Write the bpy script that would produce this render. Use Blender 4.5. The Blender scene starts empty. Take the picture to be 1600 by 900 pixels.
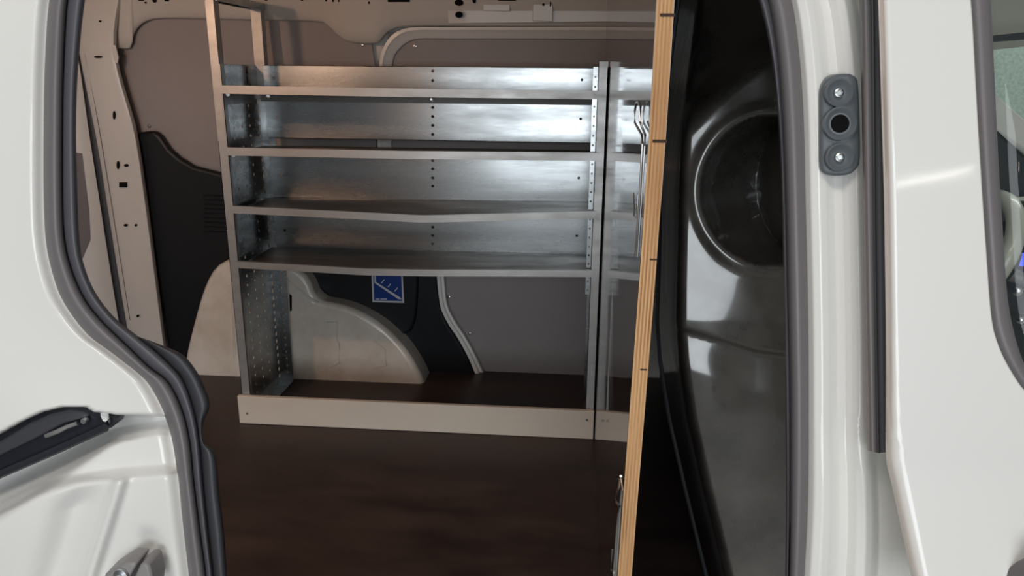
import bpy, bmesh, math, random
from mathutils import Vector, Matrix
from mathutils.geometry import delaunay_2d_cdt
random.seed(7)
SC = bpy.context.scene
COL = SC.collection

# ---------------------------------------------------------------- camera
FPX = 1190.0
CAMH = 1.0
PITCH, YAW, ROLL = math.radians(-15.67), math.radians(-4.58), math.radians(0.525)
def cam_axes():
    cp, sp, cy, sy = math.cos(PITCH), math.sin(PITCH), math.cos(YAW), math.sin(YAW)
    fwd = Vector((sy*cp, cy*cp, sp)); right = Vector((cy, -sy, 0)); up = right.cross(fwd)
    c, s = math.cos(ROLL), math.sin(ROLL)
    return c*right + s*up, -s*right + c*up, fwd
RT, UP, FW = cam_axes()
EYE = Vector((0, 0, CAMH))
cd = bpy.data.cameras.new('camera'); cam = bpy.data.objects.new('camera', cd); COL.objects.link(cam)
cd.sensor_width = 36.0; cd.lens = FPX*36.0/1600.0; cd.clip_start = 0.01
m = Matrix((RT, UP, -FW)).transposed().to_4x4(); m.translation = EYE
cam.matrix_world = m
SC.camera = cam

# ---------------------------------------------------------------- light
SC.view_settings.view_transform = 'Standard'; SC.view_settings.look = 'None'
SC.view_settings.gamma = 1.0; SC.view_settings.use_curve_mapping = False
SC.view_settings.exposure = 0.0
W = bpy.data.worlds.new('garage_ambient'); SC.world = W; W.use_nodes = True
bg = W.node_tree.nodes['Background']; bg.inputs[0].default_value = (0.80, 0.86, 0.92, 1); bg.inputs[1].default_value = 0.13
def area(name, loc, target, sx, sy, power, col):
    l = bpy.data.lights.new(name, 'AREA'); l.shape = 'RECTANGLE'; l.size = sx; l.size_y = sy
    l.energy = power; l.color = col
    o = bpy.data.objects.new(name, l); COL.objects.link(o); o.location = loc
    o.rotation_euler = (Vector(target)-Vector(loc)).to_track_quat('-Z', 'Y').to_euler()
    return o
area('garage_door_daylight', (0.35, -4.2, 1.25), (0.35, 0, 1.25), 3.2, 2.4, 122, (0.90, 0.96, 1.0))
area('far_wall_fill', (2.4, 3.3, 3.0), (2.4, 3.6, 0), 2.4, 0.5, 55, (0.95, 1.0, 0.95))  # fill light, unseen source, added to brighten the far wall and cab
area('garage_ceiling_lamp', (-0.5, -1.2, 3.0), (-0.5, 0.2, 0), 2.4, 0.5, 38, (1.0, 0.94, 0.86))

# ---------------------------------------------------------------- pixel rays -> real places
def ray(px, py):
    return RT*((px-800)/FPX) + UP*(-(py-450)/FPX) + FW
def plane_hit(px, py, n, d):                  # n.p = d
    r = ray(px, py); n = Vector(n)
    return EYE + r*((d - n.dot(EYE))/n.dot(r))
def PY(px, py, Y): return plane_hit(px, py, (0, 1, 0), Y)
def PX(px, py, X): return plane_hit(px, py, (1, 0, 0), X)
def PZ(px, py, Z): return plane_hit(px, py, (0, 0, 1), Z)
def PW(px, py, off=0.0): return plane_hit(px, py, (0, 1, 0.08), 2.475-off)     # far side wall, leaning in
def PS(px, py, off=0.0): return plane_hit(px, py, (0, 1, -0.2), 0.636+off)     # near side of the van, leaning in

def spline(pts, n):                            # Catmull-Rom, resampled by arc length
    P = [Vector((p[0], p[1])) for p in pts]
    Q = [P[0]*2-P[1]] + P + [P[-1]*2-P[-2]]
    out = []
    for i in range(1, len(Q)-2):
        for k in range(16):
            t = k/16.0
            a, b, c, d = Q[i-1], Q[i], Q[i+1], Q[i+2]
            out.append(0.5*((2*b)+(c-a)*t+(2*a-5*b+4*c-d)*t*t+(3*b-a-3*c+d)*t**3))
    out.append(P[-1])
    L = [0]
    for a, b in zip(out, out[1:]): L.append(L[-1]+(b-a).length)
    res = []; j = 0
    for k in range(n):
        s = L[-1]*k/(n-1)
        while j < len(L)-2 and L[j+1] < s: j += 1
        t = 0 if L[j+1] == L[j] else (s-L[j])/(L[j+1]-L[j])
        res.append(out[j].lerp(out[j+1], min(max(t, 0), 1)))
    return res
def interp(tab, v):
    if v <= tab[0][0]: return tab[0][1]
    for (a, b), (c, d) in zip(tab, tab[1:]):
        if v <= c: return b+(d-b)*(v-a)/(c-a)
    return tab[-1][1]
def sstep(a, b, x):
    t = min(max((x-a)/(b-a), 0), 1); return t*t*(3-2*t)

# ---------------------------------------------------------------- materials
MATS = {}
def mat(name, col, rough=0.5, metal=0.0, spec=0.5, coat=0.0, var=0.0, vscale=8.0, vcol=None, bump=0.0, bscale=60.0,
        stretch=(1, 1, 1), rvar=0.0, emit=None, estr=0.0, coatr=0.05):
    m = bpy.data.materials.new(name); m.use_nodes = True; nt = m.node_tree; N = nt.nodes; L = nt.links
    b = N['Principled BSDF']
    b.inputs['Base Color'].default_value = (*col, 1); b.inputs['Roughness'].default_value = rough
    b.inputs['Metallic'].default_value = metal; b.inputs['Specular IOR Level'].default_value = spec
    b.inputs['Coat Weight'].default_value = coat; b.inputs['Coat Roughness'].default_value = coatr
    if emit: b.inputs['Emission Color'].default_value = (*emit, 1); b.inputs['Emission Strength'].default_value = estr
    tc = N.new('ShaderNodeTexCoord'); mp = N.new('ShaderNodeMapping'); mp.inputs['Scale'].default_value = stretch
    L.new(tc.outputs['Object'], mp.inputs[0])
    if var > 0 or rvar > 0:
        no = N.new('ShaderNodeTexNoise'); no.inputs['Scale'].default_value = vscale; no.inputs['Detail'].default_value = 6
        no.inputs['Roughness'].default_value = 0.65
        L.new(mp.outputs[0], no.inputs['Vector'])
    if var > 0:
        cr = N.new('ShaderNodeValToRGB'); cr.color_ramp.elements[0].position = 0.35; cr.color_ramp.elements[1].position = 0.7
        v = vcol or tuple(c*(1-var) for c in col)
        cr.color_ramp.elements[0].color = (*col, 1); cr.color_ramp.elements[1].color = (*v, 1)
        L.new(no.outputs[0], cr.inputs[0]); L.new(cr.outputs[0], b.inputs['Base Color'])
    if rvar > 0:
        mr = N.new('ShaderNodeMapRange'); mr.inputs['To Min'].default_value = rough-rvar; mr.inputs['To Max'].default_value = rough+rvar
        mr.inputs['From Min'].default_value = 0.3; mr.inputs['From Max'].default_value = 0.7
        L.new(no.outputs[0], mr.inputs[0]); L.new(mr.outputs[0], b.inputs['Roughness'])
    if bump > 0:
        n2 = N.new('ShaderNodeTexNoise'); n2.inputs['Scale'].default_value = bscale; n2.inputs['Detail'].default_value = 3
        L.new(mp.outputs[0], n2.inputs['Vector'])
        bp = N.new('ShaderNodeBump'); bp.inputs['Strength'].default_value = bump; bp.inputs['Distance'].default_value = 0.002
        L.new(n2.outputs[0], bp.inputs['Height']); L.new(bp.outputs[0], b.inputs['Normal'])
    MATS[name] = m; return m
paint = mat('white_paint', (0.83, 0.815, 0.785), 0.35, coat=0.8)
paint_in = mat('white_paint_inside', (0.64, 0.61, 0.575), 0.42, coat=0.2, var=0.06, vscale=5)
arch_mat = mat('arch_paint', (0.74, 0.70, 0.64), 0.35, coat=0.35, var=0.12, vscale=9, vcol=(0.6, 0.53, 0.45))
lining = mat('grey_hardboard', (0.325, 0.295, 0.29), 0.6, var=0.10, vscale=3, bump=0.1, bscale=200)
rubber = mat('grey_rubber', (0.165, 0.150, 0.155), 0.42, bump=0.05, bscale=300)
seal_in = mat('inner_rubber', (0.095, 0.092, 0.105), 0.45)
buffer_m = mat('buffer_rubber', (0.125, 0.14, 0.155), 0.36)
rail_sheen = mat('rail_sheen_grey', (0.07, 0.068, 0.078), 0.4)  # lighter tone painting the reflection inside the rail slot
rail_m = mat('rail_dark', (0.016, 0.018, 0.026), 0.3)
block_m = mat('striker_grey', (0.27, 0.25, 0.25), 0.45)
rubber_d = mat('dark_rubber', (0.045, 0.045, 0.052), 0.5)
plastic = mat('black_plastic', (0.007, 0.008, 0.010), 0.45, spec=0.35, bump=0.25, bscale=500)
gloss_black = mat('gloss_black', (0.042, 0.039, 0.036), 0.30, spec=0.8, coat=1.0, rvar=0.10, vscale=9, coatr=0.10, var=0.6, vcol=(0.095, 0.086, 0.077))
void = mat('hole_black', (0.006, 0.006, 0.006), 0.9, spec=0.1)
galv = mat('galvanised_steel', (0.44, 0.46, 0.47), 0.27, metal=1.0, var=0.32, vscale=14, rvar=0.055, stretch=(0.25, 1, 1.6), bump=0.012, bscale=160)
tray_m = mat('dirty_tray', (0.26, 0.245, 0.225), 0.40, metal=0.7, var=0.4, vscale=10, rvar=0.08, stretch=(0.4, 1.5, 1))
galv_l = mat('galvanised_edge', (0.50, 0.50, 0.495), 0.45, metal=0.75, var=0.18, vscale=25, rvar=0.06, stretch=(0.3, 1, 1))
zinc = mat('zinc_plated', (0.62, 0.63, 0.64), 0.28, metal=1.0)
cream = mat('cream_board', (0.66, 0.60, 0.52), 0.5, var=0.05, vscale=4)
film = mat('film_faced_ply', (0.028, 0.020, 0.018), 0.09, spec=0.7, coat=0.6, rvar=0.03, vscale=5, var=0.3, vcol=(0.05, 0.035, 0.028), stretch=(1, 1, 0.15))
floor_m = mat('brown_ply_floor', (0.026, 0.0178, 0.0165), 0.42, spec=0.3, var=0.5, vscale=5, vcol=(0.062, 0.042, 0.036), rvar=0.1, stretch=(0.6, 1.6, 1), bump=0.08, bscale=250)
ply_a = mat('ply_light', (0.70, 0.42, 0.20), 0.7, var=0.3, vscale=12, vcol=(0.52, 0.27, 0.11), stretch=(3, 3, 0.35))
ply_b = mat('ply_dark', (0.33, 0.15, 0.06), 0.75, var=0.3, vscale=18, vcol=(0.62, 0.36, 0.17), stretch=(3, 3, 0.35))
nick_m = mat('burnt_nick', (0.05, 0.022, 0.01), 0.8)
blue = mat('sticker_blue', (0.006, 0.04, 0.22), 0.35)
stick_w = mat('sticker_white', (0.6, 0.6, 0.62), 0.4)
concrete = mat('concrete', (0.40, 0.385, 0.36), 0.7, var=0.3, vscale=3)
plaster = mat('green_plaster', (0.42, 0.50, 0.46), 0.85, var=0.35, vscale=60, bump=0.4, bscale=80)
headliner = mat('headliner', (0.32, 0.31, 0.27), 0.85)
dash_m = mat('dash_plastic', (0.018, 0.022, 0.026), 0.55, bump=0.2, bscale=300)
wheel_m = mat('wheel_leather', (0.50, 0.49, 0.43), 0.35, coat=0.3)
screen_m = mat('blue_display', (0.01, 0.01, 0.03), 0.3, emit=(0.10, 0.14, 1.0), estr=1.2)
lamp_m = mat('lamp_lens', (0.9, 0.8, 0.7), 0.4, emit=(1.0, 0.62, 0.36), estr=6.0)
tint = mat('screw_steel', (0.5, 0.5, 0.5), 0.3, metal=1.0)
gm = bpy.data.materials.new('window_glass'); gm.use_nodes = True
nt = gm.node_tree; nt.nodes.clear()
o_ = nt.nodes.new('ShaderNodeOutputMaterial'); mx = nt.nodes.new('ShaderNodeMixShader'); lw = nt.nodes.new('ShaderNodeLayerWeight'); pw = nt.nodes.new('ShaderNodeMath'); fr = nt.nodes.new('ShaderNodeMath')
tr = nt.nodes.new('ShaderNodeBsdfTransparent'); gl = nt.nodes.new('ShaderNodeBsdfGlossy')
pw.operation = 'POWER'; pw.inputs[1].default_value = 5.0; fr.operation = 'MULTIPLY_ADD'; fr.inputs[1].default_value = 0.8; fr.inputs[2].default_value = 0.03; nt.links.new(lw.outputs['Facing'], pw.inputs[0]); nt.links.new(pw.outputs[0], fr.inputs[0]); tr.inputs[0].default_value = (0.93, 0.96, 0.94, 1); gl.inputs['Roughness'].default_value = 0.02
nt.links.new(fr.outputs[0], mx.inputs[0]); nt.links.new(tr.outputs[0], mx.inputs[1]); nt.links.new(gl.outputs[0], mx.inputs[2]); nt.links.new(mx.outputs[0], o_.inputs[0])

# ---------------------------------------------------------------- builders
def link(name, me, m, parent=None, smooth=True, bevel=0.0, seg=2, solid=0.0, label=None, angle=40, clamp=True):
    o = bpy.data.objects.new(name, me); COL.objects.link(o)
    if m: me.materials.append(m)
    if parent: o.parent = parent
    if label: o['label'] = label
    if smooth:
        for p in me.polygons: p.use_smooth = True
        if angle:
            me.set_sharp_from_angle(angle=math.radians(angle))
    if solid:
        s = o.modifiers.new('solid', 'SOLIDIFY'); s.thickness = solid; s.offset = 0
    if bevel:
        b = o.modifiers.new('bevel', 'BEVEL'); b.width = bevel; b.segments = seg; b.use_clamp_overlap = clamp; b.limit_method = 'ANGLE'; b.angle_limit = math.radians(40)
    return o
def tag(o, label, cat, kind=None, group=None):
    o['label'] = label; o['category'] = cat
    if kind: o['kind'] = kind
    if group: o['group'] = group
    return o
def thing(name, label, cat, kind=None, loc=(0, 0, 0), group=None):
    o = bpy.data.objects.new(name, None); COL.objects.link(o); o.location = loc; o.empty_display_size = 0.05
    return tag(o, label, cat, kind, group)
def finish(bm, name):
    bmesh.ops.recalc_face_normals(bm, faces=bm.faces[:])
    me = bpy.data.meshes.new(name); bm.to_mesh(me); bm.free(); return me
def grid_mesh(name, rows):                     # rows of equal-length point lists
    bm = bmesh.new(); V = [[bm.verts.new(p) for p in r] for r in rows]
    for a, b in zip(V, V[1:]):
        for i in range(len(a)-1):
            bm.faces.new((a[i], a[i+1], b[i+1], b[i]))
    me = bpy.data.meshes.new(name)
    bm.normal_update(); bm.to_mesh(me); bm.free(); return me
def slab_mesh(name, pts, vec):                 # outline + extrusion vector
    bm = bmesh.new(); a = [bm.verts.new(p) for p in pts]; b = [bm.verts.new(Vector(p)+Vector(vec)) for p in pts]
    n = len(a); caps = [bm.faces.new(a), bm.faces.new(b[::-1])]
    for i in range(n): bm.faces.new((a[i], b[i], b[(i+1) % n], a[(i+1) % n]))
    return finish(bm, name)
def box_bm(bm, lo, hi):
    lo, hi = Vector(lo), Vector(hi)
    v = [bm.verts.new((x, y, z)) for x in (lo.x, hi.x) for y in (lo.y, hi.y) for z in (lo.z, hi.z)]
    for f in ((0, 1, 3, 2), (4, 6, 7, 5), (0, 4, 5, 1), (2, 3, 7, 6), (0, 2, 6, 4), (1, 5, 7, 3)):
        bm.faces.new([v[i] for i in f])
def box_mesh(name, *boxes):
    bm = bmesh.new()
    for lo, hi in boxes: box_bm(bm, lo, hi)
    return finish(bm, name)
def tube_bm(bm, pts, r, seg=8, radii=None, closed=False):
    P = [Vector(p) for p in pts]; n = len(P); rings = []
    up = Vector((0.123, 0.3, 0.94)).normalized()
    for i in range(n):
        a = P[i-1] if (i > 0 or closed) else P[i]; b = P[(i+1) % n] if (i < n-1 or closed) else P[i]
        t = (b-a).normalized(); s = t.cross(up)
        if s.length < 1e-3: s = t.cross(Vector((1, 0, 0)))
        s.normalize(); u = s.cross(t); rr = radii[i] if radii else r
        rings.append([bm.verts.new(P[i]+(s*math.cos(2*math.pi*k/seg)+u*math.sin(2*math.pi*k/seg))*rr) for k in range(seg)])
    m_ = n if closed else n-1
    for i in range(m_):
        a, b = rings[i], rings[(i+1) % n]
        for k in range(seg): bm.faces.new((a[k], a[(k+1) % seg], b[(k+1) % seg], b[k]))
    if not closed:
        bm.faces.new(rings[0][::-1]); bm.faces.new(rings[-1])
def tube_mesh(name, pts, r, seg=8, radii=None, closed=False):
    bm = bmesh.new(); tube_bm(bm, pts, r, seg, radii, closed); return finish(bm, name)
def lathe_mesh(name, prof, origin, axis, seg=24):   # prof: (radius, height along axis)
    ax = Vector(axis).normalized(); s = ax.orthogonal().normalized(); u = ax.cross(s); O = Vector(origin)
    bm = bmesh.new(); rings = []
    for r, h in prof:
        rings.append([bm.verts.new(O+ax*h+(s*math.cos(2*math.pi*k/seg)+u*math.sin(2*math.pi*k/seg))*max(r, 1e-5)) for k in range(seg)])
    for a, b in zip(rings, rings[1:]):
        for k in range(seg): bm.faces.new((a[k], a[(k+1) % seg], b[(k+1) % seg], b[k]))
    bm.faces.new(rings[0][::-1]); bm.faces.new(rings[-1])
    return finish(bm, name)
def perforated_mesh(name, w, h, holes, fn, thick_vec, nh=6, hr=(0.004, 0.004)):
    # flat sheet w x h in (u, v) with real holes, placed by fn(u, v), given thickness by thick_vec
    pts = [Vector((0, 0)), Vector((w, 0)), Vector((w, h)), Vector((0, h))]; edges = [(0, 1), (1, 2), (2, 3), (3, 0)]
    H = []
    for q in holes:
        hu, hv = q[0], q[1]; ru, rv = (q[2], q[3]) if len(q) > 2 else hr
        b = len(pts)
        for k in range(nh): pts.append(Vector((hu+ru*math.cos(2*math.pi*(k+.5)/nh), hv+rv*math.sin(2*math.pi*(k+.5)/nh))))
        edges += [(b+k, b+(k+1) % nh) for k in range(nh)]; H.append((hu, hv, ru, rv))
    vo, eo, fo, *_ = delaunay_2d_cdt(pts, edges, [], 1, 1e-6)
    bm = bmesh.new(); V = [bm.verts.new(fn(p.x, p.y)) for p in vo]
    cells = {}
    for q in H: cells.setdefault((int(q[0]/0.03), int(q[1]/0.03)), []).append(q)
    for f in fo:
        c = sum((vo[i] for i in f), Vector((0, 0)))/len(f); inside = False
        ci, cj = int(c.x/0.03), int(c.y/0.03)
        for di in (-1, 0, 1):
            for dj in (-1, 0, 1):
                for hu, hv, ru, rv in cells.get((ci+di, cj+dj), ()):
                    if ((c.x-hu)/ru)**2+((c.y-hv)/rv)**2 < 0.8: inside = True
        if not inside: bm.faces.new([V[i] for i in f])
    r = bmesh.ops.extrude_face_region(bm, geom=bm.faces[:])
    bmesh.ops.translate(bm, vec=thick_vec, verts=[g for g in r['geom'] if isinstance(g, bmesh.types.BMVert)])
    return finish(bm, name)
def wall_slab(name, pix, off, thick, m, parent, bevel=0.0, seg=2, proj=PW, vec=None, **k):
    pts = [proj(p[0], p[1], off) for p in pix]
    return link(name, slab_mesh(name, pts, vec or (0, thick, 0)), m, parent, smooth=bevel > 0, bevel=bevel, seg=seg, **k)
def screw(parent, p, axis, r=0.004, m=None, name='screw'):
    return link(name, lathe_mesh(name, [(r, -0.001), (r, 0.001), (r*0.8, 0.0025), (r*0.35, 0.003), (r*0.3, 0.002)], p, axis, 12), m or tint, parent)

# ================================================================ THE SETTING
g = link('ground', box_mesh('ground', ((-6, -5, -0.66), (6, 6, -0.60))), concrete, smooth=False)
tag(g, 'grey concrete garage ground under the van', 'ground', 'structure')
fl = link('floor', box_mesh('floor', ((-1.72, 0.93, -0.018), (0.42, 2.47, 0.0))), floor_m, smooth=False)
tag(fl, 'dark brown film-faced plywood cargo floor of the van', 'floor', 'structure')
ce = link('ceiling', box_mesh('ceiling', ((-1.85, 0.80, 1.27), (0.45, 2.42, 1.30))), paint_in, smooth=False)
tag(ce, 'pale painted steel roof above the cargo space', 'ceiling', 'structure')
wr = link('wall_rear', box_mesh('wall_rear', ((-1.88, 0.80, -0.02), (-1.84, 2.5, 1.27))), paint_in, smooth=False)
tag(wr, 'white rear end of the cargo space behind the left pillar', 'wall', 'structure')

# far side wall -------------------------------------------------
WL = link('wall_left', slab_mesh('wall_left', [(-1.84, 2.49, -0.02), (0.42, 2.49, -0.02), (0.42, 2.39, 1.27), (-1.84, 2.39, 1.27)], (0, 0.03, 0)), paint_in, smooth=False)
tag(WL, 'inner far side of the van with grey lining, white wheel arch and black trim', 'wall', 'structure')
# lining boards
lp = spline([(196, 60), (214, 22), (300, 14), (480, 16)], 10)
wall_slab('lining_panel', [(150, 20), (500, 20), (530, 40), (545, 62), (580, 65), (587, 110), (590, 440), (150, 440)], 0.004, 0.004, lining, WL, label='warm grey hardboard lining at the rear')
wall_slab('lining_panel', [(606, 50), (975, 50), (940, 592), (735, 586), (690, 500), (606, 300)], 0.002, 0.004, lining, WL, label='grey hardboard lining behind the shelves')
for p in [(192, 84), (233, 197), (566, 70)]: screw(WL, PW(*p, 0.006), (0, -1, 0), 0.0055)
for p in [(649, 72), (702, 464), (734, 521)]: screw(WL, PW(*p, 0.004), (0, -1, 0), 0.0055)
# roof rail above the lining: loft bottom edge -> fold -> top
bot = spline([(60, 76), (183, 76), (204, 74), (209, 52), (226, 34), (258, 28), (360, 30), (490, 33), (512, 40), (532, 58), (548, 66), (583, 68), (592, 66), (606, 50), (640, 41), (780, 41), (985, 42)], 110)
rows = [[PW(p.x, p.y, -0.006) for p in bot], [PW(p.x, p.y, 0.022) for p in bot], [PW(p.x, p.y-3, 0.030) for p in bot],
        [PW(p.x, p.y-11-min(8, max(0, (p.y-28)*.2)), 0.036) for p in bot], [PW(p.x, p.y*0.25-8, 0.055) for p in bot], [PW(p.x, -60, 0.085) for p in bot], [PW(p.x, -110, 0.14) for p in bot]]
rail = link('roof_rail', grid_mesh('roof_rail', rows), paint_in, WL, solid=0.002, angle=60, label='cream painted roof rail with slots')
def rail_off(py): return interp([(-60, 0.087), (0, 0.057), (15, 0.049), (30, 0.040)], py)
def hole(pix, off, parent=WL, name='slot', m=void, proj=PW, d=0.004):
    pts = [proj(p[0], p[1], off) for p in pix]
    return link(name, slab_mesh(name, pts, (0, d, 0)), m, parent, smooth=False)
def oval(cx, cy, rx, ry, n=12): return [(cx+rx*math.cos(2*math.pi*k/n), cy+ry*math.sin(2*math.pi*k/n)) for k in range(n)]
def rect(x0, y0, x1, y1): return [(x0, y0), (x1, y0), (x1, y1), (x0, y1)]
for q in [oval(717, 4, 7, 5), rect(711, 1, 722, 5), oval(717, 23, 6, 5), oval(741, 1, 3, 4), oval(849, 7, 2, 2), rect(859, 3, 861, 10), rect(780, -3, 806, 1),
          rect(606, -4, 640, 3), rect(575, 0, 578, 6), oval(584, 5, 2, 2), oval(590, 3, 2, 2), rect(216, -3, 224, 1), oval(227, 4, 1.5, 1.5), oval(241, 1, 3, 3),
          rect(257, -3, 263, 2), rect(414, -3, 417, 1), rect(470, -3, 473, 1), rect(508, -2, 510, 2), rect(519, -2, 521, 3), rect(528, -2, 530, 3)]:
    hole(q, rail_off(q[0][1])+0.002)
hole([(969, -5), (985, -5), (982, 4), (976, 6), (970, 2)], 0.075, name='slot')
hole([(1002, -4), (996, 4), (990, 12), (989, 8), (994, 1), (997, -4)], 0.075, name='slot')
# pressed panel and seam on the rail
wall_slab('rail_plate', [(697, -30), (955, -30), (965, 34), (700, 37)], 0.045, 0.004, paint_in, WL, bevel=0.002)
wall_slab('rail_pressing', [(753, -20), (797, -20), (797, 18), (755, 17)], 0.052, 0.004, paint_in, WL, bevel=0.003)
wall_slab('rail_pressing', [(833, -20), (864, -20), (864, 34), (832, 33)], 0.0525, 0.004, paint_in, WL, bevel=0.003)
for q in [oval(717, 4, 7, 5), rect(711, 1, 721, 5), oval(717, 23, 6, 5), oval(741, 1, 3, 4), oval(849, 7, 2, 2), rect(859, 3, 861, 10), rect(778, -3, 806, 1)]:
    hole(q, 0.0575)
# curved window-shaped frame on the right
fo = spline([(590, 330), (590, 200), (592, 105), (598, 76), (613, 54), (640, 43), (700, 42), (820, 42), (985, 42)], 60)
fi = spline([(613, 330), (612, 200), (613, 105), (619, 84), (634, 68), (655, 61), (710, 61), (820, 61), (985, 62)], 60)
rows = [[PW(a.lerp(b, t).x, a.lerp(b, t).y, o) for a, b in zip(fo, fi)] for t, o in ((0, 0.002), (0.03, 0.026), (0.25, 0.028), (0.55, 0.016), (0.9, 0.010), (1.0, 0.004))]
link('window_frame_pressing', grid_mesh('window_frame_pressing', rows), paint, WL, solid=0.002, angle=50)
# pale S-shaped flange beside the lower lining board
fa = spline([(682, 415), (683, 440), (688, 480), (700, 506), (716, 530), (731, 558), (743, 586)], 40)
fb = spline([(696, 415), (697, 440), (701, 474), (713, 500), (731, 528), (746, 556), (758, 581)], 40)
rows = [[PW(a.lerp(b, t).x, a.lerp(b, t).y, o) for a, b in zip(fa, fb)] for t, o in ((0, 0.0), (0.05, 0.030), (0.35, 0.032), (0.5, 0.022), (0.75, 0.022), (1.0, 0.004))]
link('flange', grid_mesh('flange', rows), paint, WL, solid=0.002, angle=50)
# black moulded trim around the wheel arch
trim = [(208, 214), (217, 207), (240, 204), (250, 212), (264, 233), (280, 247), (302, 260), (345, 271), (430, 286), (540, 330), (640, 370), (684, 400), (684, 440), (689, 480), (701, 508), (717, 532), (732, 560), (744, 588), (700, 606), (640, 606), (500, 602), (290, 600), (262, 545), (246, 440), (228, 320)]
wall_slab('black_trim', trim, 0.035, 0.03, plastic, WL, bevel=0.012, seg=3, label='black moulded plastic trim')
wall_slab('trim_bulge', spline([(470, 380), (640, 385), (653, 400), (652, 470), (648, 505), (636, 522), (600, 520), (520, 470), (470, 420), (470, 381)], 40)[:-1], 0.047, 0.02, plastic, WL, bevel=0.010, seg=3)
for k in range(9):
    y = 306+k*7
    link('trim_rib', tube_mesh('trim_rib', [PW(318, y-1, 0.036), PW(372, y+2, 0.036)], 0.003, 6), plastic, WL)
# wheel arch: real box reaching out of the wall
AY = 2.335
ao = [(286, 592), (290, 553), (302, 503), (316, 455), (331, 424), (350, 409), (376, 404), (430, 407), (462, 420), (480, 436), (490, 460), (500, 471), (530, 477), (563, 489), (598, 511), (628, 541), (650, 574), (664, 604)]
ao = [tuple(p) for p in spline(ao, 46)]
pts = [PY(x, y, AY) for x, y in ao] + [Vector((PY(664, 604, AY).x, AY, -0.03)), Vector((PY(286, 592, AY).x, AY, -0.03))]
arch = link('wheel_arch', slab_mesh('wheel_arch', pts, (0, 0.13, 0)), arch_mat, WL, bevel=0.018, seg=4, clamp=False, label='white painted wheel arch box')
for q in [[(358, 447), (361, 448), (364, 500), (367, 560), (376, 569)], [(511, 504), (526, 503), (529, 535), (531, 566), (515, 573)], [(584, 532), (601, 546), (603, 570), (585, 575)]]:
    link('pressed_rib', tube_mesh('pressed_rib', [PY(x, y, AY+0.0005) for x, y in q], 0.0042, 6), arch_mat, arch)
link('pressed_rib', tube_mesh('pressed_rib', [PY(x, y, AY+0.002) for x, y in [(446, 432), (462, 447), (480, 462), (497, 474)]], 0.005, 8), arch_mat, arch)
hole([(452, 459), (456, 462), (456, 485), (453, 487)], 2.3345, parent=arch, name='slot', proj=lambda x, y, o: PY(x, y, o))
link('arch_foot_flange', tube_mesh('arch_foot_flange', [PY(288, 588, AY-0.003), PY(440, 593, AY-0.003), PY(660, 602, AY-0.003)], 0.004, 6), arch_mat, arch)
# rear pillar with slots, dark gap and rear-door strip beside it
pl = spline([(112, -30), (122, 70), (150, 215), (172, 350), (188, 450), (207, 560)], 30)
pr = spline([(196, -30), (182, 78), (214, 205), (229, 300), (242, 400), (262, 560)], 30)
rows = [[PW(a.lerp(b, t).x, a.lerp(b, t).y, o) for a, b in zip(pl, pr)] for t, o in ((0, 0.0), (0.02, 0.045), (0.12, 0.052), (0.2, 0.062), (0.8, 0.075), (0.92, 0.07), (0.99, 0.055), (1, 0.0))]
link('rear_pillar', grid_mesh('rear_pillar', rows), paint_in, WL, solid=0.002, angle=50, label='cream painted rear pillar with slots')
seam = spline([(163, -5), (163, 25), (170, 50), (180, 74)], 10)
link('pillar_seam', tube_mesh('pillar_seam', [PW(p.x, p.y, 0.068) for p in seam], 0.0016, 6), rubber, WL)
seam = spline([(133, 85), (146, 150), (163, 250), (184, 380), (203, 500)], 12)
link('pillar_seam', tube_mesh('pillar_seam', [PW(p.x, p.y, 0.056) for p in seam], 0.0012, 6), rubber, WL)
for q in [oval(153, 89, 6.5, 1.8), oval(178, 180, 2, 6.5), oval(184, 258, 2, 6.5), oval(197, 258.5, 3.5, 2.3), rect(186, 285, 198, 293), oval(196, 352, 3, 2), oval(212, 352, 2, 2), oval(215, 494, 2, 2), oval(156, 33, 1.5, 1.5)]:
    hole(q, 0.0765, name='pillar_slot', d=0.003)
hole([(173, 72), (180, 70), (185, 90), (183, 99), (178, 95)], 0.078, name='pillar_clip', m=paint_in, d=0.004)
ga = spline([(104, 20), (122, 90), (138, 200), (158, 330), (180, 470), (196, 560)], 20)
gb = spline([(124, 20), (130, 90), (150, 200), (173, 340), (190, 450), (212, 560)], 20)
link('gap_seal', grid_mesh('gap_seal', [[PW(p.x, p.y, 0.012) for p in ga], [PW(p.x, p.y, 0.012) for p in gb]]), rubber_d, WL, solid=0.004, angle=0)
da = spline([(60, 20), (60, 200), (60, 400), (80, 560)], 20)
link('rear_door_strip', grid_mesh('rear_door_strip', [[PW(p.x, p.y, 0.02) for p in da], [PW(p.x, p.y, 0.02) for p in ga]]), paint_in, WL, solid=0.004, angle=0)
wall_slab('rear_door_window', [(60, 230), (128, 240), (139, 330), (141, 375), (128, 405), (60, 420)], 0.025, 0.004, rubber, WL, bevel=0.004)

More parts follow.
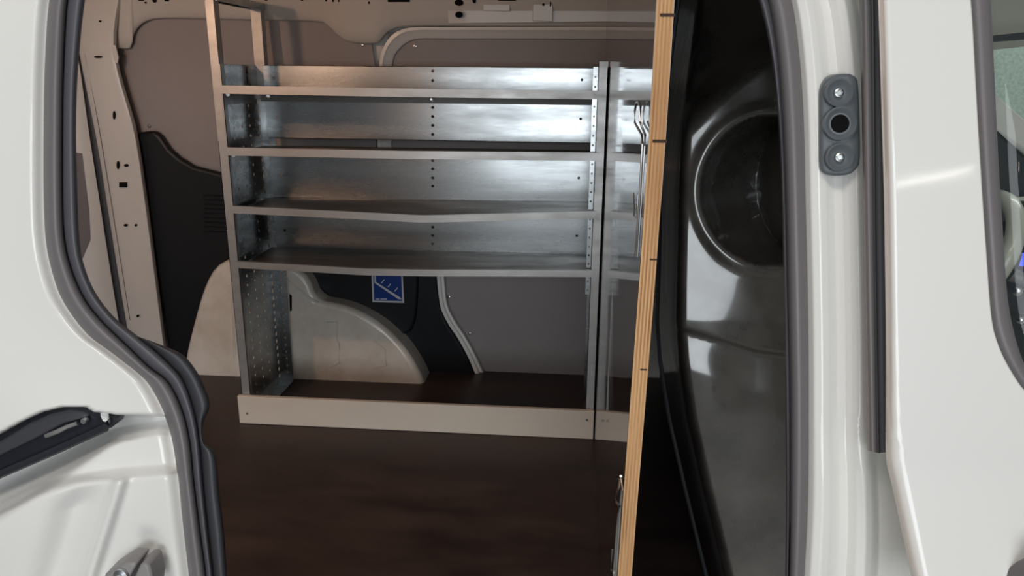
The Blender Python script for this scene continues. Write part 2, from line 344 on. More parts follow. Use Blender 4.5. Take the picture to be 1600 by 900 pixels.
# bulkhead to the cab (black): plain sheet behind, moulded cover facing the door opening
WF = link('wall_front', box_mesh('wall_front', ((0.345, 1.00, -0.018), (0.36, 2.45, 1.27))), plastic, smooth=False)
tag(WF, 'glossy black moulded bulkhead with an oval pocket, between plywood partition and door pillar', 'wall', 'structure')
def cover_edge(py): return interp([(-140, 1110), (0, 1090), (120, 1074), (200, 1066), (300, 1062), (400, 1060), (500, 1057), (560, 1061), (650, 1075), (760, 1100), (900, 1134), (1000, 1160)], py)
def cover_off(px, py):
    e = cover_edge(py); d = px-e
    o = 0.010*max(0.0, 1-d/150.0)**2
    if d < 14: o += 0.03*((14-d)/14.0)**2
    if d < 0: o += 0.012*(-d)                                    # return face running into the van
    o += 0.00013*(500-py) if py < 500 else 0.00004*(500-py)
    # brow: everything above this line rolls back towards the roof
    b = interp([(1040, 212), (1070, 196), (1110, 158), (1160, 112), (1225, 60), (1300, 10)], px)
    t = max(0.0, (b+30-py))
    o += 0.0016*t*sstep(0, 70, t)
    # oval pocket
    ca, sa = math.cos(0.25), math.sin(0.25); x, y = px-1208, py-297
    u, v = (x*ca+y*sa)/114.0, (-x*sa+y*ca)/118.0
    r = math.sqrt(u*u+v*v)
    o += (0.15*math.sqrt(max(0.0, 1-r*r)) if r < 1 else 0.0) - 0.006*math.exp(-((r-1.07)/0.08)**2)
    # round cushion inside the pocket
    u, v = (px-1246)/62.0, (py-288)/100.0
    q = u*u+v*v
    if q < 1: o -= 0.15*math.sqrt(1-q)
    # seam: lower cover tucks under the upper one
    s = interp([(1030, 502), (1060, 512), (1130, 532), (1180, 548), (1240, 556)], px)
    o += 0.010*sstep(s-5, s+5, py) - 0.009*sstep(s+2, s+70, py)
    o += 0.002*math.sin(px*0.05)*math.sin(py*0.013)
    return o
rows = []
for k in range(0, 300):
    py = -140+k*3.8; e = cover_edge(py); r = []
    for i in range(0, 110):
        px = e-34+(1290-e+34)*i/109.0
        r.append(PY(px, py, 1.02+cover_off(px, py)))
    rows.append(r)
link('moulded_cover', grid_mesh('moulded_cover', rows), gloss_black, WF, angle=0, solid=0.002)
bead = [PY(cover_edge(y)-30, y, 1.37) for y in range(-100, 960, 20)]
link('cover_bead', tube_mesh('cover_bead', bead, 0.004, 6), rubber_d, WF)

# ================================================================ VAN BODY AROUND THE OPENING
VB = thing('van_body', 'white van body around the open side door, with grey rubber door seal', 'van body')
SO = [(233, 606), (75, 0)]
left_out = [(296, 940), (295, 900), (287, 830), (277, 740), (267, 680), (253, 640), (233, 603), (213, 582), (173, 551), (133, 520), (97, 470), (79, 420), (70, 370), (67, 300), (67, 200), (69, 100), (76, 0), (92, -50), (140, -90), (260, -112)]
left_mid = [(323, 940), (322, 900), (313, 830), (303, 750), (297, 690), (285, 640), (264, 598), (233, 573), (200, 541), (160, 502), (133, 467), (112, 420), (101, 370), (98, 300), (98, 200), (100, 100), (106, 0), (120, -40), (160, -70), (262, -88)]
left_in = [(335, 940), (333, 900), (325, 830), (317, 750), (312, 690), (303, 640), (285, 592), (252, 556), (216, 526), (178, 495), (148, 455), (130, 410), (124, 370), (121, 300), (119, 200), (122, 110), (133, 0), (146, -30), (180, -54), (264, -70)]
right_out = [(1255, 940), (1258, 900), (1264, 780), (1265, 620), (1264, 480), (1260, 300), (1257, 180), (1250, 80), (1238, 0), (1215, -50), (1160, -90), (1050, -112)]
right_mid = [(1231, 940), (1232, 900), (1234, 780), (1234, 620), (1231, 480), (1227, 300), (1222, 180), (1214, 80), (1200, 0), (1180, -38), (1140, -70), (1045, -90)]
right_in = [(1226, 940), (1227, 900), (1228, 780), (1227, 620), (1225, 480), (1221, 300), (1215, 180), (1203, 80), (1184, 0), (1166, -28), (1130, -54), (1042, -72)]
def path(lft, rgt): return spline(lft + rgt[::-1], 260)
# match stations by control points so that the bands stay parallel
def paths(*curves):
    out = []
    for lft, rgt in curves:
        c = lft + rgt[::-1]; res = []
        for a in range(len(c)-1):
            p0 = c[max(a-1, 0)]; p1 = c[a]; p2 = c[a+1]; p3 = c[min(a+2, len(c)-1)]
            for k in range(8):
                t = k/8
                res.append(tuple(0.5*((2*p1[i])+(p2[i]-p0[i])*t+(2*p0[i]-5*p1[i]+4*p2[i]-p3[i])*t*t+(3*p1[i]-p0[i]-3*p2[i]+p3[i])*t**3) for i in (0, 1)))
        res.append(c[-1]); out.append(res)
    return out
So, Sm, Si = paths((left_out, right_out), (left_mid, right_mid), (left_in, right_in))
def lobe(name, A, B, base, bulge, m, parent, flat=1.0, n=10, label=None):
    rows = []
    for k in range(n+1):
        t = k/n; s = math.sin(math.pi*t)**flat
        rows.append([PS(a[0]+(b[0]-a[0])*t, a[1]+(b[1]-a[1])*t, base-bulge*s) for a, b in zip(A, B)])
    back = [PS((a[0]+b[0])/2, (a[1]+b[1])/2, base+0.004) for a, b in zip(A, B)]
    rows.append(back); rows.append(rows[0])
    return link(name, grid_mesh(name, rows), m, parent, angle=70, label=label)
lobe('door_seal', So, Sm, 0.0, 0.014, rubber, VB, 0.6, label='grey rubber door seal, outer lip')
lobe('seal_bulb', Sm, Si, 0.0, 0.011, seal_in, VB, 0.6, label='darker rubber seal bulb inside the lip')
# black sill trim behind the lower left seal
ta = [(335, 940), (333, 900), (325, 830), (318, 770), (314, 712), (311, 690), (307, 660), (301, 636), (285, 592), (270, 574), (252, 556), (236, 542), (216, 526)]
tb = [(360, 940), (355, 900), (350, 830), (343, 770), (337, 710), (320, 692), (318, 661), (328, 633), (320, 606), (306, 578), (285, 554), (255, 540), (222, 528)]
TA, TB = paths((ta, []), (tb, []))
lobe('sill_trim', TA, TB, 0.004, 0.012, rubber_d, VB, 0.5)

# rear quarter / jamb, left of the opening
so_tab = sorted([(y, x) for x, y in So[:8*19]], key=lambda t: t[0])
def lip(px): return interp([(-300, 745), (-60, 702), (0, 676), (40, 654), (70, 641), (100, 634), (134, 634), (146, 642), (180, 646), (260, 648)], px)
def low(px): return interp([(-300, 850), (0, 746), (90, 706), (172, 668), (260, 652)], px)
def crease(px): return interp([(-300, 900), (0, 800), (60, 770), (120, 752), (190, 742), (270, 736)], px)
def quarter_off(px, py, xe):
    d = xe-px
    o = -0.012*sstep(0, 26, d) - 0.028*sstep(10, 330, d)
    if py > 600:
        l, w, c = lip(px), low(px), crease(px)
        side = sstep(-6, 5, d)                           # fades out at the seal edge
        pocket = sstep(l-1, l+3, py)*(1-sstep(w+2, w+30+0.25*max(0, 190-px), py))
        o += 0.060*pocket*(1-sstep(178, 262, px)*0.55)*side
        shelf = sstep(l-1, l+3, py)*(1-sstep(c-14, c+10, py))
        o += 0.016*shelf*side
        if py > c:
            rx = 190-(py-745)*0.32
            o += (-0.010*math.exp(-((px-rx)/9.0)**2) + 0.014*math.exp(-((px-(rx-55))/30.0)**2)*sstep(c, c+40, py))*sstep(c-4, c+14, py)
            o += 0.010*math.exp(-((px-(232+(py-830)*0.3))/14.0)**2)*sstep(815, 850, py)
            o += 0.010*sstep(c, c+160, py)
    return o
rows = []
py = -130.0
while py <= 985:
    xe = interp(so_tab, py)+6 if py > -85 else interp(so_tab, -85)+6
    r = []
    for k in range(111):
        t = k/110.0; px = xe+(-330-xe)*(t**1.12)
        r.append(PS(px, py, quarter_off(px, py, xe)))
    rows.append(r)
    py += 2.0 if 622 < py < 800 else 5.0
link('rear_jamb', grid_mesh('rear_jamb', rows), paint, VB, solid=0.002, angle=0, label='white painted rear jamb and quarter panel')
# sliding-door rail in its pocket
rp = [(-90, 735)] + [(x, lip(x)+3) for x in (-40, 0, 40, 70, 100, 134, 146)] + [(160, 648), (172, 648), (176, 664), (172, 670), (90, 708), (0, 748), (-90, 786)]
wall_slab('door_rail', rp, 0.006, 0.03, rail_m, VB, bevel=0.004, proj=PS, label='dark slide rail of the door')
wall_slab('rail_sheen_plate', [(-80, 740), (0, 690), (45, 662), (78, 648), (105, 643), (130, 646), (138, 652), (100, 662), (50, 688), (0, 712), (-80, 752)], 0.0, 0.01, rail_sheen, VB, bevel=0.003, proj=PS)  # added plate, its grey stands for the reflection on the slot's upper half
rr = link('door_rail_lip', tube_mesh('door_rail_lip', [PS(-60, 766, -0.004), PS(0, 741, -0.004), PS(90, 702, -0.004), PS(165, 668, -0.004)], 0.005, 8), rail_m, VB)
link('roller_arm', tube_mesh('roller_arm', [PS(72, 681, 0.0), PS(92, 673, -0.002), PS(104, 667, 0.0), PS(122, 661, 0.0)], 0.0028, 8), zinc, VB)
link('roller_pin', lathe_mesh('roller_pin', [(0.003, -0.004), (0.004, 0), (0.003, 0.003)], PS(132, 657, 0.0), (0, -1, 0), 12), zinc, VB)
link('rail_end_tab', slab_mesh('rail_end_tab', [PS(157, 640, -0.004), PS(167, 641, -0.004), PS(168, 656, -0.004), PS(165, 659, -0.004), PS(161, 658, -0.004), PS(157, 650, -0.004)], (0, 0.003, 0)), paint, VB, smooth=False)
# striker block at the bottom left
wall_slab('striker_block', [(163, 899), (190, 881), (196, 879), (214, 880), (200, 905), (196, 930), (150, 930)], -0.045, 0.03, block_m, VB, bevel=0.003, proj=PS, label='grey door striker block')
wall_slab('striker_block', [(219, 881), (229, 881), (233, 887), (238, 912), (236, 930), (204, 930), (208, 905)], -0.043, 0.03, block_m, VB, bevel=0.003, proj=PS)
link('striker_bolt', lathe_mesh('striker_bolt', [(0.008, -0.002), (0.008, 0.003), (0.004, 0.004), (0.003, 0.001)], PS(190, 899, -0.046), (0, -1, 0.1), 20), zinc, VB)

# B-pillar jamb, right of the opening
prof = [(-14, 0.012), (-4, 0.004), (0, -0.004), (8, -0.012), (20, -0.015), (30, -0.012), (42, -0.004), (56, -0.002), (68, -0.010), (80, -0.013), (90, -0.006), (98, 0.008), (120, 0.012), (170, 0.018), (240, 0.02)]
ro_tab = sorted([(y, x) for x, y in So[8*21:]], key=lambda t: t[0])
rows = []
for k in range(0, 112):
    py = -130+k*10; xe = interp(ro_tab, max(py, -85))
    r = []
    fl_ = sstep(600, 900, py)
    for a in range(0, 96):
        d = -14+a*(1.35+0.75*sstep(640, 760, py))
        o = interp(prof, d*(1-0.12*fl_))
        r.append(PS(xe+d, py, o))
    rows.append(r)
link('door_pillar', grid_mesh('door_pillar', rows), paint, VB, solid=0.002, angle=0, label='white fluted pillar between side door and front door')
# header above the opening
link('opening_header', box_mesh('opening_header', ((-0.9, 0.80, 1.135), (0.30, 0.86, 1.27))), paint, VB, smooth=False)
# rubber buffer plate with three sockets
hinge = [(1283, 150), (1285, 136), (1293, 124), (1306, 117), (1325, 115), (1337, 118), (1342, 128), (1345, 190), (1345, 252), (1338, 266), (1325, 274), (1300, 275), (1289, 270), (1283, 258)]
HB = wall_slab('buffer_plate', spline(hinge+[hinge[0]], 44)[:-1], -0.024, 0.022, buffer_m, VB, bevel=0.003, proj=PS, label='grey rubber buffer plate with three round sockets')
for (cx, cy, r, kind) in ((1311, 145, 0.0125, 'b'), (1313, 193, 0.0150, 'h'), (1312, 246, 0.0125, 'b')):
    c = PS(cx, cy, -0.0285); ax = (0.0, -1, 0.2)
    ring = [(r*1.12, -0.004), (r*1.12, 0.0018), (r, 0.003), (r*0.9, 0.0018), (r*0.72, -0.001), (r*0.4, -0.0035 if kind == 'b' else -0.001)]
    link('socket_ring', lathe_mesh('socket_ring', ring, c, ax, 28), buffer_m, HB)
    if kind == 'b':
        link('bolt_head', lathe_mesh('bolt_head', [(0.0045, -0.003), (0.0045, 0.0012), (0.003, 0.0018), (0.0022, 0.0002)], c, ax, 16), zinc, HB)
    else:
        link('socket_hole', lathe_mesh('socket_hole', [(r*0.60, -0.003), (r*0.60, -0.0006), (r*0.1, -0.0004)], c, ax, 24), void, HB)

# ================================================================ FRONT DOOR
FD = thing('front_door', 'white front door with grey rubber framed window, right edge', 'door')
dl = [(-140, 1366), (0, 1373), (100, 1376), (300, 1382), (500, 1385), (700, 1386), (722, 1387), (760, 1396), (830, 1411), (900, 1426), (990, 1447)]
wo = [(-140, 1500), (0, 1515), (170, 1525), (300, 1533), (400, 1540), (500, 1548), (545, 1560), (580, 1578), (612, 1600), (640, 1630), (665, 1680), (685, 1760), (700, 1900)]
wi = [(-140, 1536), (0, 1548), (100, 1553), (250, 1560), (360, 1567), (450, 1573), (500, 1580), (540, 1590), (572, 1603), (600, 1633), (622, 1685), (638, 1762), (650, 1900)]
def door_off(px, py):
    o = -0.085
    c = 718+0.07*(px-1386)
    o += 0.012*(1-sstep(0, 14, px-interp(dl, py)))          # rolled edge
    o -= 0.030*sstep(c-6, c+330, py)
    dx, dy = (px-1680)/125.0, (py-985)/125.0; r = math.sqrt(dx*dx+dy*dy)
    o += 0.035*(1-sstep(0.55, 1.0, r))                       # handle bowl
    o += 0.004*sstep(0, 12, py-c)*0
    return o
rows = []
for k in range(0, 227):
    py = -140+k*5.0; x0 = interp(dl, py); x1 = interp(wo, py)+4 if py < 700 else 1904
    rows.append([PS(x0+(x1-x0)*i/60.0, py, door_off(x0+(x1-x0)*i/60.0, py)) for i in range(61)])
link('door_skin', grid_mesh('door_skin', rows), paint, FD, solid=0.003, angle=0)
A = [tuple(p) for p in spline([(x, y) for y, x in wo], 80)]; B = [tuple(p) for p in spline([(x, y) for y, x in wi], 80)]
lobe('window_seal', A, B, -0.082, 0.010, rubber, FD, 0.35, label='grey rubber window surround')
gl_rows = []
for k in range(0, 70):
    py = -140+k*11.3; x0 = interp(wi, py)-3
    gl_rows.append([PS(x0+(1910-x0)*i/10, py, -0.068) for i in range(11)])
link('window_pane', grid_mesh('window_pane', gl_rows), gm, FD, solid=0.003, angle=0)
ea = [(1336, -140), (1343, 0), (1347, 200), (1350, 400), (1354, 600), (1356, 704)]; eb = [(1358, -140), (1364, 0), (1366, 200), (1368, 400), (1371, 600), (1373, 708)]; ec = [(1376, -140), (1380, 0), (1383, 200), (1386, 400), (1389, 600), (1389, 706)]
EA, EB, EC = ([tuple(p) for p in spline(c, 40)] for c in (ea, eb, ec))
lobe('edge_seal', EA, EB, -0.03, 0.022, rubber, FD, 0.25)
lobe('edge_seal', EB, EC, -0.045, 0.008, seal_in, FD, 0.4)
link('door_handle', tube_mesh('door_handle', [PS(1590, 903, -0.10), PS(1640, 880, -0.125), PS(1760, 860, -0.125), PS(1830, 880, -0.10)], 0.012, 10), rubber, FD)

# ================================================================ CAB SEEN THROUGH THE WINDOW
gw = link('wall_back', box_mesh('wall_back', ((-6, 4.4, -0.6), (6, 4.5, 3.2))), plaster, smooth=False)
tag(gw, 'pale green speckled garage wall seen through the cab windows', 'wall', 'structure')
CB = thing('cab_lining', 'cab roof lining and far pillar behind the front door window', 'cab lining')
link('headliner', slab_mesh('headliner', [PY(1480, -60, 2.20), PY(1800, -60, 2.20), PY(1800, 52, 2.20), PY(1552, 78, 2.20), PY(1480, 86, 2.20)], (0, 0.06, 0)), headliner, CB, smooth=False)
link('sun_visor', slab_mesh('sun_visor', [PY(1545, 56, 1.98), PY(1700, 40, 1.98), PY(1700, 52, 1.98), PY(1600, 62, 1.98), PY(1545, 66, 1.98)], (0, 0.03, 0)), dash_m, CB, smooth=False)
link('front_pillar', slab_mesh('front_pillar', [PY(1530, 122, 2.19), PY(1560, 150, 2.19), PY(1600, 184, 2.19), PY(1680, 250, 2.19), PY(1680, 320, 2.19), PY(1600, 238, 2.19), PY(1530, 190, 2.19)], (0, 0.06, 0)), paint_in, CB, bevel=0.01)
DB = thing('dashboard', 'dark dashboard with a small blue lit display behind the door window', 'dashboard')
link('dash_body', slab_mesh('dash_body', [PY(1500, 190, 2.06), PY(1562, 205, 2.06), PY(1600, 240, 2.06), PY(1720, 330, 2.06), PY(1760, 720, 2.06), PY(1500, 720, 2.06)], (0, 0.08, 0)), dash_m, DB, bevel=0.01)
link('dash_hood', tube_mesh('dash_hood', [PY(1580, 322, 1.98), PY(1592, 311, 1.98), PY(1620, 309, 1.98), PY(1700, 318, 1.98)], 0.006, 8), wheel_m, DB)
link('display', slab_mesh('display', [PY(1596, 398, 2.0), PY(1640, 398, 2.0), PY(1640, 420, 2.0), PY(1594, 416, 2.0)], (0, 0.02, 0)), screen_m, DB, smooth=False)
link('dash_knob', lathe_mesh('dash_knob', [(0.012, -0.01), (0.012, 0.004), (0.008, 0.008), (0.001, 0.009)], PY(1590, 455, 2.0), (-0.5, -1, 0), 16), zinc, DB)
link('dash_knob', lathe_mesh('dash_knob', [(0.010, -0.01), (0.010, 0.004), (0.006, 0.008), (0.001, 0.009)], PY(1595, 500, 2.0), (-0.5, -1, 0), 16), zinc, DB)
SW = thing('steering_wheel', 'pale rimmed steering wheel partly visible behind the door window', 'steering wheel')
c = PY(1516, 392, 1.90); ax = Vector((-0.93, -0.05, 0.36)).normalized()
s = Vector((0, 1, 0)).cross(ax).normalized(); u = ax.cross(s)
link('rim', tube_mesh('rim', [c+(s*math.cos(2*math.pi*k/48)+u*math.sin(2*math.pi*k/48))*0.138 for k in range(48)], 0.021, 12, closed=True), wheel_m, SW)
link('hub', lathe_mesh('hub', [(0.07, -0.05), (0.075, -0.01), (0.06, 0.01), (0.01, 0.015)], c-ax*0.03, ax, 24), dash_m, SW)
for a in (90, 210, 330):
    a = math.radians(a); d = s*math.cos(a)+u*math.sin(a)
    link('spoke', tube_mesh('spoke', [c+d*0.05-ax*0.03, c+d*0.10-ax*0.015, c+d*0.135], 0.011, 8), dash_m, SW)
link('stalk', tube_mesh('stalk', [PY(1560, 415, 1.92), PY(1578, 428, 1.9), PY(1606, 440, 1.88)], 0.02, 10, radii=[0.016, 0.02, 0.013]), rubber, SW)

# ================================================================ PLYWOOD PARTITION
PP = thing('plywood_partition', 'upright dark film-faced plywood partition with raw layered front edge beside the shelves', 'partition')
XL, XT = 0.079, 0.0185
def pp_slab(name, x0, x1, m, front=0.845, zt=1.262, zb=0.002):
    def X(x, y, z): return x - 0.010*(1-sstep(0.2, 1.0, z))*(1-sstep(0.85, 1.6, y))
    zsn = [zb+(zt-zb)*k/8 for k in range(9)]; ysn = [front, 1.1, 1.4, 1.8, 2.33]
    bm = bmesh.new(); F = [[[bm.verts.new((X(x, y, z), y + (0.045*z-0.03 if y == front else 0)*0.0, z)) for z in zsn] for y in ysn] for x in (x0, x1)]
    for i in range(len(ysn)-1):
        for k in range(8):
            bm.faces.new((F[0][i][k], F[0][i+1][k], F[0][i+1][k+1], F[0][i][k+1])); bm.faces.new((F[1][i][k], F[1][i][k+1], F[1][i+1][k+1], F[1][i+1][k]))
    for k in range(8):
        for i in (0, len(ysn)-1): bm.faces.new((F[0][i][k], F[0][i][k+1], F[1][i][k+1], F[1][i][k]))
    for i in range(len(ysn)-1):
        for k in (0, 8): bm.faces.new((F[0][i][k], F[0][i+1][k], F[1][i+1][k], F[1][i][k]))
    return link(name, finish(bm, name), m, PP, smooth=False)
pp_slab('face_film', XL, XL+0.0004, film, 0.846)
n = 9; w = (XT-0.0008)/n
for k in range(n):
    pp_slab('ply', XL+0.0004+k*w, XL+0.0004+(k+1)*w, ply_a if k % 2 == 0 else ply_b, 0.845+(0.0006 if k % 2 else 0))
pp_slab('face_film', XL+XT-0.0004, XL+XT, film, 0.846)
for y in (23, 220, 405, 577):
    a, b = (interp([(0, 1031), (200, 1020), (300, 1011), (500, 1000), (570, 990)], y), interp([(0, 1055), (200, 1043), (300, 1034), (500, 1023), (600, 1012)], y))
    p = PY(a + (9 if y > 300 else 0), y, 0.845); h = 0.0018 if y in (220, 23) else 0.001
    link('saw_nick', box_mesh('saw_nick', ((p.x+0.001, 0.8446, p.z-h), (p.x+(XT-0.002)*(1 if y < 300 else 0.55), 0.848, p.z+h*0.7))), nick_m, PP, smooth=False)
# latch hooks on the partition
def hook2(name, q, r, X, lab=None):
    return link(name, tube_mesh(name, [PX(p[0], p[1], X) for p in q], r, 8), zinc, PP, label=lab)
h1 = hook2('latch', [(1000, 190), (1001, 166), (998, 159), (994, 161), (992, 174), (992, 192), (1003, 211), (1004, 225), (999, 310), (993, 401)], 0.0014, 0.0735, 'zinc plated latch hook')
link('latch_bar', tube_mesh('latch_bar', [PX(1000, 190, 0.0745), PX(1008, 211, 0.0745), PX(1007, 228, 0.0745), PX(1002, 310, 0.0745), PX(996, 401, 0.0745)], 0.0014, 8), zinc, h1)
link('latch_staple', tube_mesh('latch_staple', [PX(990, 302, 0.073), PX(990.5, 338, 0.073), PX(995, 341, 0.073), PX(997, 303, 0.073)], 0.0010, 8), zinc, h1)
h2 = hook2('latch', [(970, 744), (968, 748), (967, 760), (962.5, 778), (963, 784), (968, 791), (967, 800), (963, 840), (959, 898), (957, 940)], 0.0015, 0.066, 'zinc plated latch hook')
link('latch_bar', tube_mesh('latch_bar', [PX(971, 745, 0.067), PX(972, 765, 0.067), PX(969, 790, 0.067), PX(966, 840, 0.067), PX(962, 898, 0.067), PX(960, 940, 0.067)], 0.0015, 8), zinc, h2)
link('latch_staple', tube_mesh('latch_staple', [PX(957, 858, 0.066), PX(956, 891, 0.066), PX(960, 895, 0.066)], 0.0016, 8), zinc, h2)

# ================================================================ SHELF UNIT
SU = thing('shelving_unit', 'galvanised steel shelving unit with four tray shelves between upright frame and partition', 'shelving', loc=(0, 0, 0))
X0, X1, YF, YB = -0.955, 0.0765, 2.002, 2.318
ZT = 1.02
# left side frame: perforated web with front and rear flanges
holes = []
for i in range(34):
    z = 0.05+i*0.0285
    for j in range(4):
        holes.append((0.045+j*0.055, z+0.0, 0.0052, 0.0050))
for i in range(40):
    holes.append((0.282, 0.03+i*0.0245, 0.0075, 0.0075))
up = link('upright', perforated_mesh('upright', YB-YF, ZT, holes, lambda u_, v: Vector((X0, YF+u_, v)), Vector((0.0015, 0, 0))), galv, SU, smooth=False, label='perforated galvanised side frame')
link('front_flange', box_mesh('front_flange', ((X0, YF, 0.0), (X0+0.026, YF+0.0018, ZT)), ((X0+0.0245, YF, 0.0), (X0+0.026, YF+0.014, ZT))), galv_l, up, smooth=False)
fh = [(0.017, 0.03+i*0.0245, 0.004, 0.005) for i in range(40)]
link('rear_flange', perforated_mesh('rear_flange', 0.034, ZT, fh, lambda u_, v: Vector((X0+u_, YB-0.002, v)), Vector((0, 0.0015, 0))), galv, up, smooth=False)
link('foot_flange', box_mesh('foot_flange', ((X0, YF+0.016, 0.001), (X0+0.036, YB-0.004, 0.0025))), galv, up, smooth=False)
# posts rising above the frame and top bar
ptop = PY(390, 6, YB-0.01).z
post1 = link('post', box_mesh('post', ((X0, YF-0.0006, ZT-0.2), (X0+0.022, YF+0.002, ptop)), ((X0+0.0205, YF, ZT-0.2), (X0+0.022, YF+0.03, ptop))), galv_l, SU, smooth=False)
link('post', box_mesh('post', ((X0, YB-0.034, ZT-0.1), (X0+0.030, YB-0.032, ptop)), ((X0+0.0285, YB-0.032, ZT-0.1), (X0+0.030, YB-0.006, ptop))), galv_l, SU, smooth=False)
link('top_bar', box_mesh('top_bar', ((X0-0.001, YF-0.002, ptop-0.018), (X0+0.001, YB, ptop)), ((X0-0.001, YF-0.002, ptop), (X0+0.031, YB, ptop+0.002)), ((X0+0.029, YF-0.002, ptop-0.018), (X0+0.031, YB, ptop))), galv, SU, smooth=False)
link('side_plate', box_mesh('side_plate', ((X0+0.003, YF+0.02, 0.955), (X0+0.0045, YB-0.11, ZT)), ((X0+0.003, YB-0.10, 0.955), (X0+0.0045, YB-0.03, ZT-0.004))), galv, SU, smooth=False)
# right side frame
holesr = [(0.24, 0.03+i*0.0245, 0.0035, 0.0045) for i in range(40)]
upr = link('upright', perforated_mesh('upright', YB-YF-0.05, 1.02, holesr, lambda u_, v: Vector((X1-0.0015, YF+u_, v)), Vector((0.0015, 0, 0))), galv, SU, smooth=False)
link('front_flange', box_mesh('front_flange', ((X1-0.024, YF, 0.0), (X1, YF+0.0018, 1.033)), ((X1-0.024, YF, 0.0), (X1-0.0225, YF+0.016, 1.033))), galv_l, upr, smooth=False)
link('rear_flange', perforated_mesh('rear_flange', 0.024, 1.015, [(0.012, 0.03+i*0.0245, 0.0035, 0.0045) for i in range(40)], lambda u_, v: Vector((X1-0.026+u_, YB-0.06, v)), Vector((0, 0.0015, 0))), galv, upr, smooth=False)
link('perforated_lip', perforated_mesh('perforated_lip', 0.013, 0.60, [(0.0062, 0.012+i*0.0245, 0.0026, 0.0034) for i in range(24)], lambda u_, v: Vector((X1-0.0365+u_, YF+0.018, 0.42+v)), Vector((0, 0.0012, 0))), galv, upr, smooth=False)
# tray shelves: front lip standing up, thin tray, rear turn-up; real sag along the length
YS = 2.255
xa, xb = X0+0.026, X1-0.024
def tray(lip_pts, lip_h, label):
    n_ = 32; top = []; 
    for k in range(n_+1):
        px = lip_pts[0][0]+(lip_pts[-1][0]-lip_pts[0][0])*k/n_
        p = PY(px, interp(lip_pts, px), YF-0.004); top.append(p)
    bm = bmesh.new(); prev = None
    for k, p in enumerate(top):
        x = xa-0.004+(xb-xa+0.012)*k/n_; z = p.z
        zb_ = interp([(0, top[0].z), (n_, top[-1].z)], k)          # rear edge stays straight
        pr_ = [(x, YF-0.004, z), (x, YF-0.004, z-lip_h), (x, YF+0.012, z-lip_h+0.0005), (x, YS, zb_-lip_h+0.003), (x, YS, zb_-lip_h+0.001), (x, YF+0.011, z-lip_h-0.0015), (x, YF-0.0055, z-lip_h-0.0015), (x, YF-0.0055, z)]
        # order: closed profile
        pr_ = [(x, YF-0.0055, z), (x, YF-0.0055, z-lip_h), (x, YF+0.012, z-lip_h), (x, YS, zb_-lip_h+0.001), (x, YS, zb_-lip_h+0.003), (x, YF+0.012, z-lip_h+0.002), (x, YF-0.0015, z-lip_h+0.002), (x, YF-0.0015, z-0.001), (x, YF+0.006, z-0.001), (x, YF+0.006, z)]
        ring = [bm.verts.new(q) for q in pr_]
        if prev:
            for i in range(len(ring)): bm.faces.new((prev[i], prev[(i+1) % len(ring)], ring[(i+1) % len(ring)], ring[i]))
        prev = ring
    o = link('shelf', finish(bm, 'shelf'), tray_m, SU, smooth=False, label=label)
    o.data.materials.append(galv_l)
    for f in o.data.polygons:
        if f.center.y < YF+0.0065: f.material_index = 1
    return o
tray([(352, 133.5), (640, 138.5), (937, 142)], 0.021, 'top tray shelf')
tray([(361, 230.5), (640, 236), (931, 238.5)], 0.021, 'second tray shelf')
tray([(371, 322), (500, 328), (620, 334), (660, 336.5), (700, 336), (800, 333), (926, 329.5)], 0.020, 'third tray shelf, bent down in the middle')
tray([(380, 408.5), (480, 414), (580, 420), (680, 421.5), (800, 421.5), (922, 422)], 0.019, 'lowest tray shelf')
# back panels
YP = 2.256
def back_panel(top, bottom, hole_ys, lab, lipz=True):
    zt = (PY(420, top[0], YP).z+PY(930, top[1], YP).z)/2; zb_ = (PY(420, bottom[0], YP).z+PY(930, bottom[1], YP).z)/2
    u0, u1 = X0+0.036, X1-0.028
    hs = [(PY(676, y, YP).x-u0, PY(676, y, YP).z-zb_, 0.0045, 0.0045) for y in hole_ys]
    hs += [(0.03, (zt-zb_)*0.5, 0.004, 0.004), (u1-u0-0.035, (zt-zb_)*0.55, 0.004, 0.004)]
    o = link('back_panel', perforated_mesh('back_panel', u1-u0, zt-zb_, hs, lambda u_, v: Vector((u0+u_, YP, zb_+v)), Vector((0, 0.0015, 0)), nh=8), galv, SU, smooth=False, label=lab)
    link('panel_fold', box_mesh('panel_fold', ((u0, YP, zt-0.0015), (u1, YP+0.012, zt)), ((u0, YP, zb_), (u1, YP+0.012, zb_+0.0015))), galv, o, smooth=False)
    return o
b1 = back_panel((101, 107), (140, 150), (111, 126), 'top back panel')
b2 = back_panel((147, 157), (217, 222), (168, 182, 196, 210), 'second back panel')
b3 = back_panel((238, 242), (312, 316), (251, 264, 278, 291), 'third back panel')
b4 = back_panel((332, 338), (394, 398), (355, 368, 381), 'lowest back panel')
# angle under the top shelf with its bolts
zt = PY(640, 150, YP-0.01).z
link('support_angle', slab_mesh('support_angle', [(xa, YP-0.003, zt+0.001), (xb, YP-0.003, zt+0.001), (xb, YP-0.010, zt-0.020), (xa, YP-0.010, zt-0.020)], (0, 0.002, 0)), galv_l, SU, smooth=False)
link('support_angle', box_mesh('support_angle', ((X0+0.004, YF+0.016, zt-0.024), (X0+0.006, YP-0.006, zt))), galv_l, SU, smooth=False)
for p, Y in (((356, 148), YF+0.02), ((675, 155), YP-0.011), ((930, 157), YP-0.011), ((419, 150), YP-0.011), ((365, 243), YF+0.02), ((375, 332), YF+0.02)):
    screw(SU, PY(*p, Y), (0.3, -1, 0), 0.0065, zinc, 'bolt')
screw(SU, PY(935, 157, YF+0.03), (-0.4, -1, 0), 0.0055, zinc, 'bolt')
screw(SU, PY(922, 433, YF+0.02), (-0.4, -1, 0), 0.004, zinc, 'bolt')
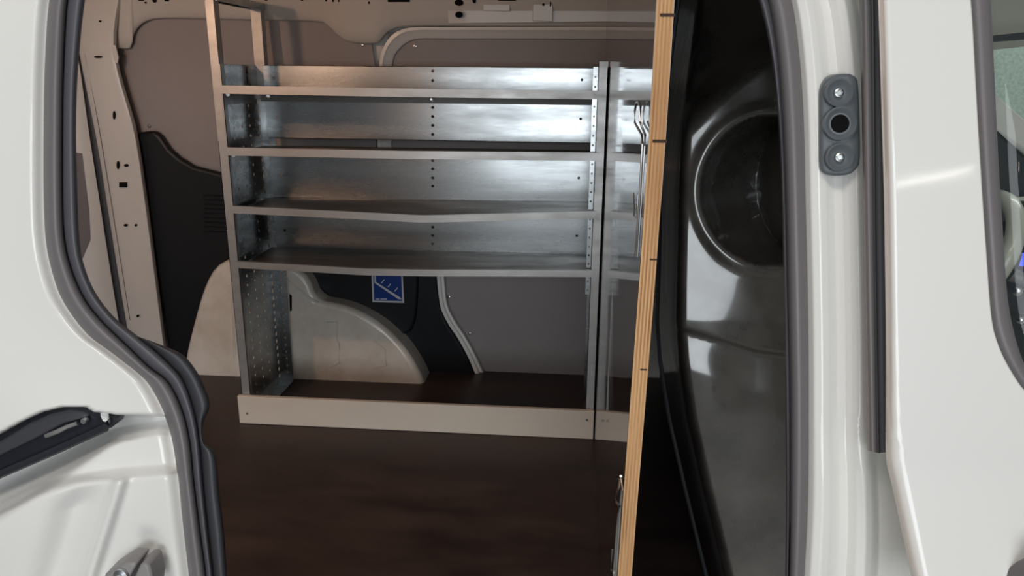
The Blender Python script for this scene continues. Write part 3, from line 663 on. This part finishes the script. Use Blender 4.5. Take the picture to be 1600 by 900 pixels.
# kick board along the floor
a, b = PY(376, 618, 1.998), PY(928, 638, 1.998)
kb = link('kick_board', box_mesh('kick_board', ((-0.962, 1.985, 0.001), (0.0765, 1.999, (a.z+b.z)/2))), cream, SU, bevel=0.0015, smooth=False, label='cream painted kick board along the floor')
for p in ((386, 646), (917, 656)): screw(kb, PY(*p, 1.9845), (0, -1, 0), 0.0035, rubber)

# ================================================================ STICKER ON THE TRIM
ST = thing('sticker', 'blue instruction sticker with white border on the black trim under the shelves', 'sticker')
SOF = 0.0500
def spatch(name, pix, off, m): return link(name, slab_mesh(name, [PW(x, y, off) for x, y in pix], (0, 0.0006, 0)), m, ST, smooth=False)
spatch('border', [(579.5, 400), (627.5, 400), (631.5, 473.5), (582, 472)], SOF, stick_w)
spatch('print', [(582.5, 402), (626, 402), (628.5, 470.5), (584.5, 469.5)], SOF+0.0007, blue)
spatch('line', [(584.5, 405), (587, 405), (587.5, 440.5), (627, 466), (627.5, 468), (622.5, 467.5), (585, 442)], SOF+0.0014, stick_w)
for x, y in ((597, 440), (607, 446.5), (617.5, 453)):
    spatch('tick', [(x-1.6, y+2), (x+2.8, y-3.6), (x+4, y-2.6), (x-0.4, y+2.8)], SOF+0.0014, stick_w)
for x0, x1 in ((587, 588.6), (589, 590.6), (591, 592.6), (594.5, 596), (596.4, 598), (598.4, 600), (600.4, 602), (602.4, 604)):
    spatch('lettering', rect(x0, 466.2, x1, 468.4), SOF+0.0014, stick_w)

# ================================================================ CARGO LAMP
CL = thing('cargo_lamp', 'small warm lamp under the roof at the rear of the cargo space', 'lamp', loc=(-1.12, 1.20, 1.27))
link('housing', box_mesh('housing', ((-0.06, -0.035, -0.012), (0.06, 0.035, 0.0))), paint_in, CL, bevel=0.003, smooth=False)
link('lens', box_mesh('lens', ((-0.045, -0.025, -0.018), (0.045, 0.025, -0.012))), lamp_m, CL, bevel=0.002, smooth=False)
l = bpy.data.lights.new('cargo_lamp_light', 'POINT'); l.shadow_soft_size = 0.02; l.energy = 9.0; l.color = (1.0, 0.60, 0.38)
lo = bpy.data.objects.new('bulb', l); COL.objects.link(lo); lo.parent = CL; lo.location = (0, 0, -0.045)

# ================================================================ TUBE LAMP IN THE GARAGE (mirrored in the door paint)
tube_l = mat('tube_lamp_glow', (0.9, 0.9, 0.9), 0.4, emit=(1.0, 0.96, 0.88), estr=14.0)
TL = thing('tube_lamp', 'slim tube lamp on the garage side, mirrored in the front door paint', 'lamp', loc=(2.66, -4.33, 2.34))
link('lamp_housing', box_mesh('lamp_housing', ((-0.34, -0.05, -0.04), (0.34, -0.02, 0.04))), paint, TL, smooth=False)
link('tube', tube_mesh('tube', [(-0.30, 0, -0.075), (0.30, 0, 0.075)], 0.016, 10), tube_l, TL)
